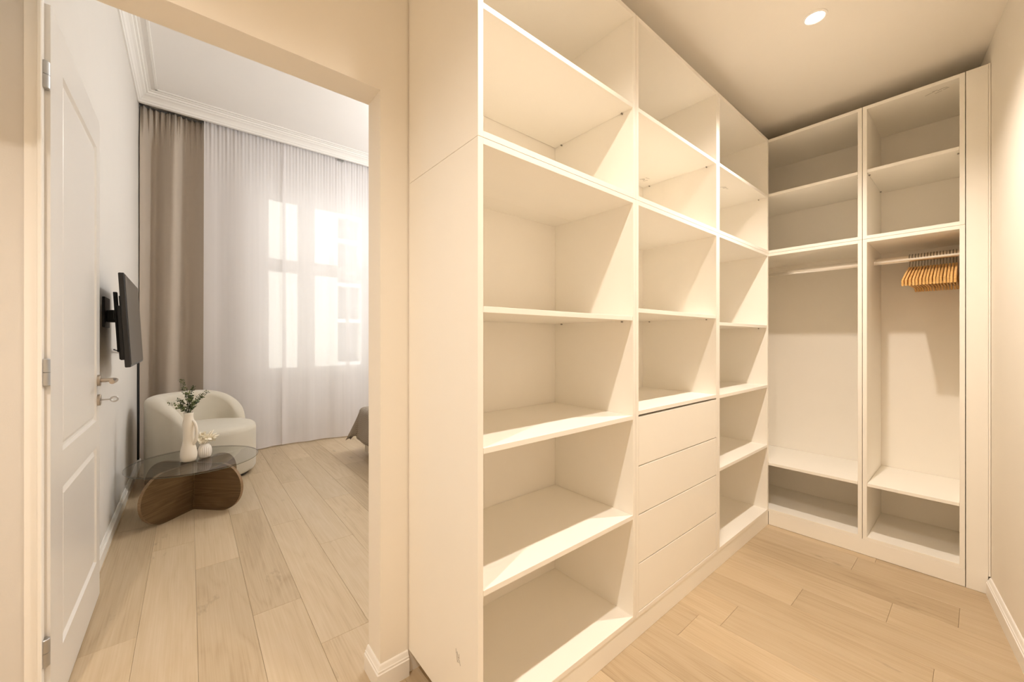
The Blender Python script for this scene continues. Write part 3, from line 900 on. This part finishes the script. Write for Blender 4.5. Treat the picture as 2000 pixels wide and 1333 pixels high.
# upholstered seat drum
prof = [(0.0, 0.030), (AR - 0.045, 0.030), (AR - 0.02, 0.036), (AR - 0.008, 0.055), (AR - 0.006, 0.24), (AR - 0.006, 0.395), (AR - 0.012, 0.425),
        (AR - 0.028, 0.440), (AR - 0.060, 0.452), (AR - 0.16, 0.459), (0.001, 0.461)]
prof[0] = (0.001, 0.030)
obj('seat', lathe(bmesh.new(), prof, AX, AY, 72), M['boucle'], ac, smooth='all')
# wrap-around back
bm = bmesh.new(); rings = []
A0, nA = 112, 72
for i in range(nA + 1):
    phi = -A0 + 2 * A0 * i / nA
    ang = face + math.pi + R(phi)
    q = max(0.0, (abs(phi) - 38) / (A0 - 38))
    top = 0.40 + 0.33 * (max(0.0, 1 - q ** 2.4)) ** 0.55
    endq = max(0.0, (abs(phi) - (A0 - 16)) / 16)
    th = 0.135 * (1 - 0.25 * q) * (max(0.02, 1 - endq ** 2.2)) ** 0.5
    ro = AR + 0.004
    rc = ro - th / 2
    ring = []
    m_ = 18
    hb = min(0.045, th / 2)
    if abs(phi) > A0 - 16: ro -= 0.03 * endq ** 2
    zb = 0.034
    # outer side up, round top, inner side down
    pts = [(ro - 0.03, zb), (ro - 0.008, zb + 0.01), (ro, zb + 0.035)]
    for z_ in (0.15, 0.27, 0.36): pts.append((ro, min(z_, top - hb)))
    for k in range(0, 9):
        a = math.pi * k / 8
        pts.append((ro - th / 2 + th / 2 * math.cos(a), top - hb + hb * 1.0 * math.sin(a)))
    pts.append((ro - th, min(0.43, top - hb))); pts.append((ro - th, 0.36)); pts.append((ro - th, 0.1))
    lean = 0.03 * (1 - q)
    ring = [(AX + (r) * math.cos(ang), AY + (r) * math.sin(ang), z) for r, z in pts]
    rings.append(ring)
sweep(bm, rings)
obj('backrest', bm, M['boucle'], ac, smooth='all')
obj('swivel_base', lathe(bmesh.new(), [(AR - 0.06, 0.0005), (AR - 0.055, 0.004), (AR - 0.055, 0.032)], AX, AY, 60), M['black_plastic'], ac)

# ------------------------------------------------------------------ coffee table
TX, TY = 0.036, 3.585
tb_ = thing('coffee_table', 'low round coffee table with smoked glass top and crossed walnut base', 'coffee table', (TX, TY, 0))
TR = 0.373
gp = [(TR - 0.002, 0.333), (TR, 0.335), (TR, 0.343), (TR - 0.002, 0.345)]
obj('glass_top', lathe(bmesh.new(), gp, TX, TY, 96), M['table_glass'], tb_, smooth=True)
er = bmesh.new(); n = 96
rings = [[(TX + r * math.cos(2 * math.pi * i / n), TY + r * math.sin(2 * math.pi * i / n), z) for i in range(n)] for r, z in ((TR + 0.0002, 0.3350), (TR + 0.0007, 0.3355), (TR + 0.0007, 0.3375), (TR + 0.0002, 0.3380))]
sweep(er, rings, caps=False)
obj('polished_edge', er, M['glass_edge'], tb_, smooth=True)
def stadium(hl, r, zc, n=20):
    pts = []
    for k in range(n + 1):
        a = -math.pi / 2 + math.pi * k / n
        pts.append((hl + r * math.cos(a), zc + r * math.sin(a)))
    for k in range(n + 1):
        a = math.pi / 2 + math.pi * k / n
        pts.append((-hl + r * math.cos(a), zc + r * math.sin(a)))
    return pts
for kk, ang in enumerate((R(45), R(-45))):
    for half in (-1, 1):
        r_ = 0.1655; th = 0.011
        pts = [(0.0115 if kk or True else 0, 0.0)]
        st = [(0.0125, 0.0005)]
        for k in range(25):
            a = -math.pi / 2 + math.pi * k / 24
            st.append((0.205 + r_ * math.cos(a), 0.0005 + r_ + r_ * math.sin(a)))
        st.append((0.0125, 0.0005 + 2 * r_))
        bm = bmesh.new()
        prism(bm, [(half * p[0], p[1]) for p in st], -th, th, 'y')
        o = obj('leg_board', bm, M['walnut'], tb_, local=True)
        o.rotation_euler = (0, 0, ang)
        o.location = (0.023 - TX, 3.57 - TY, 0)
        # lighter edge band round the end
        eb = bmesh.new(); rr = []
        for k in range(25):
            a = -math.pi / 2 + math.pi * k / 24
            c, s = math.cos(a), math.sin(a)
            if k in (0, 24): continue
            x, z = 0.205 + r_ * c, 0.0005 + r_ + r_ * s
            rr.append([(half * x, -th, z), (half * (x + 0.0006 * c), -th * 0.98, z + 0.0006 * s), (half * (x + 0.0006 * c), th * 0.98, z + 0.0006 * s), (half * x, th, z)])
        sweep(eb, rr)
        obj('edge_band', eb, M['walnut_edge'], o, local=True)
hub = B(0.023 - 0.0165, 0.023 + 0.0165, 3.57 - 0.0165, 3.57 + 0.0165, 0.0005, 0.3315)
hub.transform(Matrix.Translation((0.023, 3.57, 0)) @ Matrix.Rotation(R(45), 4, 'Z') @ Matrix.Translation((-0.023, -3.57, 0)))
obj('centre_joint', hub, M['walnut'], tb_)

# tall vase
ZG = 0.3455
VX, VY = -0.004, 3.562
va = thing('tall_vase', 'tall cream vase with one loop handle on the glass table', 'vase', (VX, VY, ZG))
prof = [(0.001, 0.0), (0.040, 0.0), (0.050, 0.006), (0.0565, 0.030), (0.0575, 0.055), (0.053, 0.085), (0.044, 0.115), (0.0385, 0.145), (0.038, 0.19),
        (0.040, 0.235), (0.041, 0.262), (0.037, 0.285), (0.0315, 0.305), (0.0315, 0.325), (0.034, 0.342), (0.030, 0.343), (0.027, 0.325), (0.027, 0.300), (0.001, 0.292)]
obj('body', lathe(bmesh.new(), [(r * 0.84, z + ZG) for r, z in prof], VX, VY, 48), M['ceramic'], va, smooth='all')
# loop handle towards camera right
hdir = Vector((0.77, -0.64, 0)).normalized()
pts = []
for k in range(17):
    a = R(98 - k * 196 / 16)
    pts.append(Vector((VX, VY, ZG + 0.200)) + hdir * (0.026 + 0.030 * max(-0.2, math.cos(a))) + Vector((0, 0, 0.083 * math.sin(a))))
obj('loop_handle', tube(bmesh.new(), pts, 0.0095, 12), M['ceramic'], va, smooth='all')

# eucalyptus
eu = thing('eucalyptus_bunch', 'green eucalyptus sprigs standing in the tall cream vase', 'plant', (VX, VY, ZG + 0.31))
view = Vector((-0.004, 3.562, 0)).normalized()
rightv = Vector((view.y, -view.x, 0))
sprigs = [(-0.040, 0.235, 0.02, 0), (-0.005, 0.15, -0.02, 1), (0.025, 0.185, 0.03, 0), (0.105, 0.145, 0.0, 1), (-0.105, 0.085, -0.02, 2), (-0.055, 0.055, -0.05, 1), (0.045, 0.09, -0.05, 2), (0.015, 0.12, 0.04, 1), (-0.06, 0.10, 0.03, 2), (0.075, 0.11, 0.03, 2)]
rl = random.Random(5)
for (sx, sz, sd, kd) in sprigs:
    p0 = Vector((VX, VY, ZG + 0.296)) + rightv * sx * 0.06 + view * sd * 0.2
    p3 = Vector((VX, VY, ZG + 0.335 + sz)) + rightv * sx + view * sd
    p1 = p0 + Vector((0, 0, 0.05 + sz * 0.35)); 
    p2 = p1.lerp(p3, 0.55) + Vector((0, 0, 0.012))
    pts = []
    for k in range(13):
        t = k / 12
        pts.append(((1 - t) ** 3) * p0 + 3 * t * (1 - t) ** 2 * p1 + 3 * t * t * (1 - t) * p2 + t ** 3 * p3)
    sp = obj('stem', tube(bmesh.new(), pts, 0.0013, 5, radii=[0.0016 - 0.0009 * k / 12 for k in range(13)]), M['leaf'], eu, smooth=True)
    lf = bmesh.new()
    L_ = int(9 + sz * 45)
    for q in range(L_):
        t = 0.30 + 0.70 * q / (L_ - 1)
        if kd == 0 and t < 0.42: continue
        idx = min(11, int(t * 12)); f_ = t * 12 - idx
        c = pts[idx].lerp(pts[min(12, idx + 1)], min(1, f_))
        tan = (pts[min(12, idx + 1)] - pts[idx]).normalized()
        for sgn in (0, 1, 2):
            az = rl.uniform(0, 6.28)
            side = tan.orthogonal().normalized(); side.rotate(Matrix.Rotation(az, 3, tan))
            dirv = (side * 0.9 + tan * 0.35).normalized()
            nrm = tan.cross(dirv).normalized()
            s_ = rl.uniform(0.0085, 0.0130) * (1.15 - 0.45 * t)
            c0 = c + dirv * 0.002
            up_ = dirv.cross(nrm)
            vs = []
            for a in range(6):
                aa = 2 * math.pi * a / 6
                vs.append(lf.verts.new(c0 + dirv * (s_ + s_ * math.cos(aa)) + nrm * s_ * 0.8 * math.sin(aa) + up_ * s_ * 0.25 * math.cos(2 * aa)))
            lf.faces.new(vs)
    obj('leaves', lf, M['leaf'], sp)

# small ribbed vase with dried flowers
SX, SY = 0.087, 3.605
sv = thing('ribbed_vase', 'small white ribbed vase beside the tall vase', 'vase', (SX, SY, ZG))
bm = bmesh.new(); rings = []
prof = [(0.001, 0), (0.030, 0), (0.037, 0.008), (0.0425, 0.03), (0.0435, 0.048), (0.040, 0.070), (0.033, 0.084), (0.028, 0.090), (0.028, 0.098), (0.024, 0.099), (0.022, 0.085), (0.001, 0.080)]
n = 120
for k, (r, z) in enumerate(prof):
    r *= 0.9
    rib = 0.0022 if 1 < k < 7 else 0
    rings.append([(SX + (r + rib * math.cos(20 * 2 * math.pi * i / n)) * math.cos(2 * math.pi * i / n), SY + (r + rib * math.cos(20 * 2 * math.pi * i / n)) * math.sin(2 * math.pi * i / n), z + ZG) for i in range(n)])
sweep(bm, rings)
obj('ribbed_body', bm, M['ceramic_white'], sv, smooth='all')
df = thing('dried_flower_bunch', 'cream dried flowers spilling from the small ribbed vase', 'flowers', (SX, SY, ZG + 0.085))
rf = random.Random(11)
def rv(a): return Vector((rf.uniform(-a, a), rf.uniform(-a, a), rf.uniform(-a, a)))
heads = [(-0.036, 0.030, -0.01), (-0.012, 0.058, 0.0), (0.012, 0.035, -0.025), (0.040, 0.030, 0.0), (-0.020, 0.020, -0.03)]
base = Vector((SX, SY, ZG + 0.082))
for (hx, hz, hd_) in heads:
    c = base + rightv * hx + view * hd_ + Vector((0, 0, 0.022 + hz))
    st = obj('flower_stem', tube(bmesh.new(), [base, base.lerp(c, 0.5) + Vector((0, 0, 0.01)), c], 0.0012, 5), M['petal'], df)
    pb = bmesh.new()
    for q in range(22):
        dv = Vector((rf.gauss(0, 1), rf.gauss(0, 1), rf.gauss(0.3, 1))).normalized()
        nv = dv.orthogonal().normalized(); nv.rotate(Matrix.Rotation(rf.uniform(0, 6.28), 3, dv)); bv = dv.cross(nv)
        l, w_ = rf.uniform(0.020, 0.034), rf.uniform(0.008, 0.013)
        ps = []
        for j in range(4):
            t = j / 3
            ww = w_ * math.sin(math.pi * (0.12 + 0.76 * t))
            cc = c + dv * l * t + bv * (0.006 * t * t)
            ps.append((pb.verts.new(cc - nv * ww), pb.verts.new(cc + nv * ww + bv * 0.001)))
        for j in range(3): pb.faces.new((ps[j][0], ps[j][1], ps[j + 1][1], ps[j + 1][0]))
    obj('flower_head', pb, M['petal'], st, smooth=True)
for (sx, sz, sd) in ((0.052, 0.095, 0.01), (0.070, 0.072, -0.01), (0.085, 0.055, 0.0), (0.035, 0.085, 0.02), (-0.045, 0.055, 0.02)):
    p3 = base + rightv * sx + view * sd + Vector((0, 0, 0.012 + sz))
    pts = [base + (p3 - base) * t + Vector((0, 0, 0.015 * math.sin(math.pi * t))) for t in [k / 8 for k in range(9)]]
    rad = [0.0012, 0.0012, 0.0012, 0.002, 0.006, 0.008, 0.0075, 0.0055, 0.001]
    obj('bunny_tail', tube(bmesh.new(), pts, 0.003, 8, radii=rad), M['petal'], df, smooth='all')

# ------------------------------------------------------------------ bed
BX0, BX1, BY0, BY1 = 1.415, 3.50, 2.50, 4.13
bd = thing('bed', 'low bed with cream upholstered base behind the partition', 'bed', ((BX0 + BX1) / 2, (BY0 + BY1) / 2, 0))
obj('base', B(BX0, BX1, BY0, BY1, 0.022, 0.26, bevel=0.012), M['bed_base'], bd)
for x in (BX0 + 0.07, BX1 - 0.07):
    for y in (BY0 + 0.07, BY1 - 0.05):
        obj('foot', lathe(bmesh.new(), [(0.03, 0.0005), (0.035, 0.022)], x, y, 20), M['black_plastic'], bd)
obj('mattress', B(BX0 + 0.01, BX1 - 0.01, BY0 + 0.01, BY1 - 0.01, 0.262, 0.475, bevel=0.04), M['mattress'], bd)
# bedspread: top and draped skirts with flaring corners
bm = bmesh.new(); uvl = bm.loops.layers.uv.new('UVMap')
def spread_pt(ix, iy):
    # ix, iy are cloth coordinates relative to the bed edges (negative / beyond = hanging)
    W, D = BX1 - BX0, BY1 - BY0
    ex = -ix if ix < 0 else (ix - W if ix > W else 0.0); sx = -1 if ix < 0 else 1
    ey = -iy if iy < 0 else (iy - D if iy > D else 0.0); sy = -1 if iy < 0 else 1
    cx_ = min(max(ix, 0), W); cy_ = min(max(iy, 0), D)
    hang = max(ex, ey) if min(ex, ey) == 0 else math.hypot(ex, ey) * 0.92
    top = 0.492
    r = 0.05
    if hang <= 0: return Vector((BX0 + cx_, BY0 + cy_, top + 0.004 * math.sin(9 * ix) * math.sin(7 * iy)))
    a = min(hang / (r * 1.3), math.pi / 2)
    out = r * math.sin(a); dz = r * (1 - math.cos(a)); rest = max(0, hang - r * 1.3 * math.pi / 2 * 1.0)
    both = min(ex, ey) > 0
    slope = 0.12 + (0.34 * (2 * min(ex, ey) / (ex + ey + 1e-6)) if both else 0.0)
    out += rest * slope; dz += rest * math.sqrt(1 - slope ** 2)
    z = max(0.085, top - dz)
    l = math.hypot(ex, ey)
    dxn, dyn = (sx * ex / l if l else 0), (sy * ey / l if l else 0)
    wv = 1 + 0.10 * math.sin(14 * (ix + iy)) * (1 if rest > 0.02 else 0)
    return Vector((BX0 + cx_ + dxn * out * wv, BY0 + cy_ + dyn * out * wv, z))
HG = 0.375
W, D = BX1 - BX0, BY1 - BY0
nxs = [-HG + i * 0.03 for i in range(int(HG / 0.03) + 1)] + [0.0] + [W * i / 40 for i in range(1, 40)] + [W] + [W + 0.03 * i for i in range(1, int(HG / 0.03) + 1)] + [W + HG]
nys = [-HG + i * 0.03 for i in range(int(HG / 0.03) + 1)] + [0.0] + [D * i / 40 for i in range(1, 40)] + [D] + [D + 0.03 * i for i in range(1, int(HG / 0.03) + 1)] + [D + HG]
nxs = sorted(set(round(v, 4) for v in nxs)); nys = sorted(set(round(v, 4) for v in nys))
grid = {}
for i, a in enumerate(nxs):
    for j, b in enumerate(nys):
        ex = max(-a, a - W, 0); ey = max(-b, b - D, 0)
        if math.hypot(ex, ey) > HG * 1.27: continue
        grid[i, j] = bm.verts.new(spread_pt(a, b))
for i in range(len(nxs) - 1):
    for j in range(len(nys) - 1):
        ks = [(i, j), (i + 1, j), (i + 1, j + 1), (i, j + 1)]
        ks = [k for k in ks if k in grid]
        if len(ks) < 3: continue
        f = bm.faces.new([grid[k] for k in ks])
        for lp, k in zip(f.loops, ks): lp[uvl].uv = (nxs[k[0]] + 5, nys[k[1]] + 5)
        for lp, k in zip(f.loops, ks):
            # quilting rows run level on the hanging sides
            a, b = nxs[k[0]], nys[k[1]]
            if a < 0 or a > W: lp[uvl].uv = (b + 5, a + 5)
bs = obj('bedspread', bm, M['quilt'], smooth='all')
thicken(bs, 0.006)
tag(recentre(bs), 'taupe zigzag quilted bedspread hanging over the bed corner', 'bedspread')
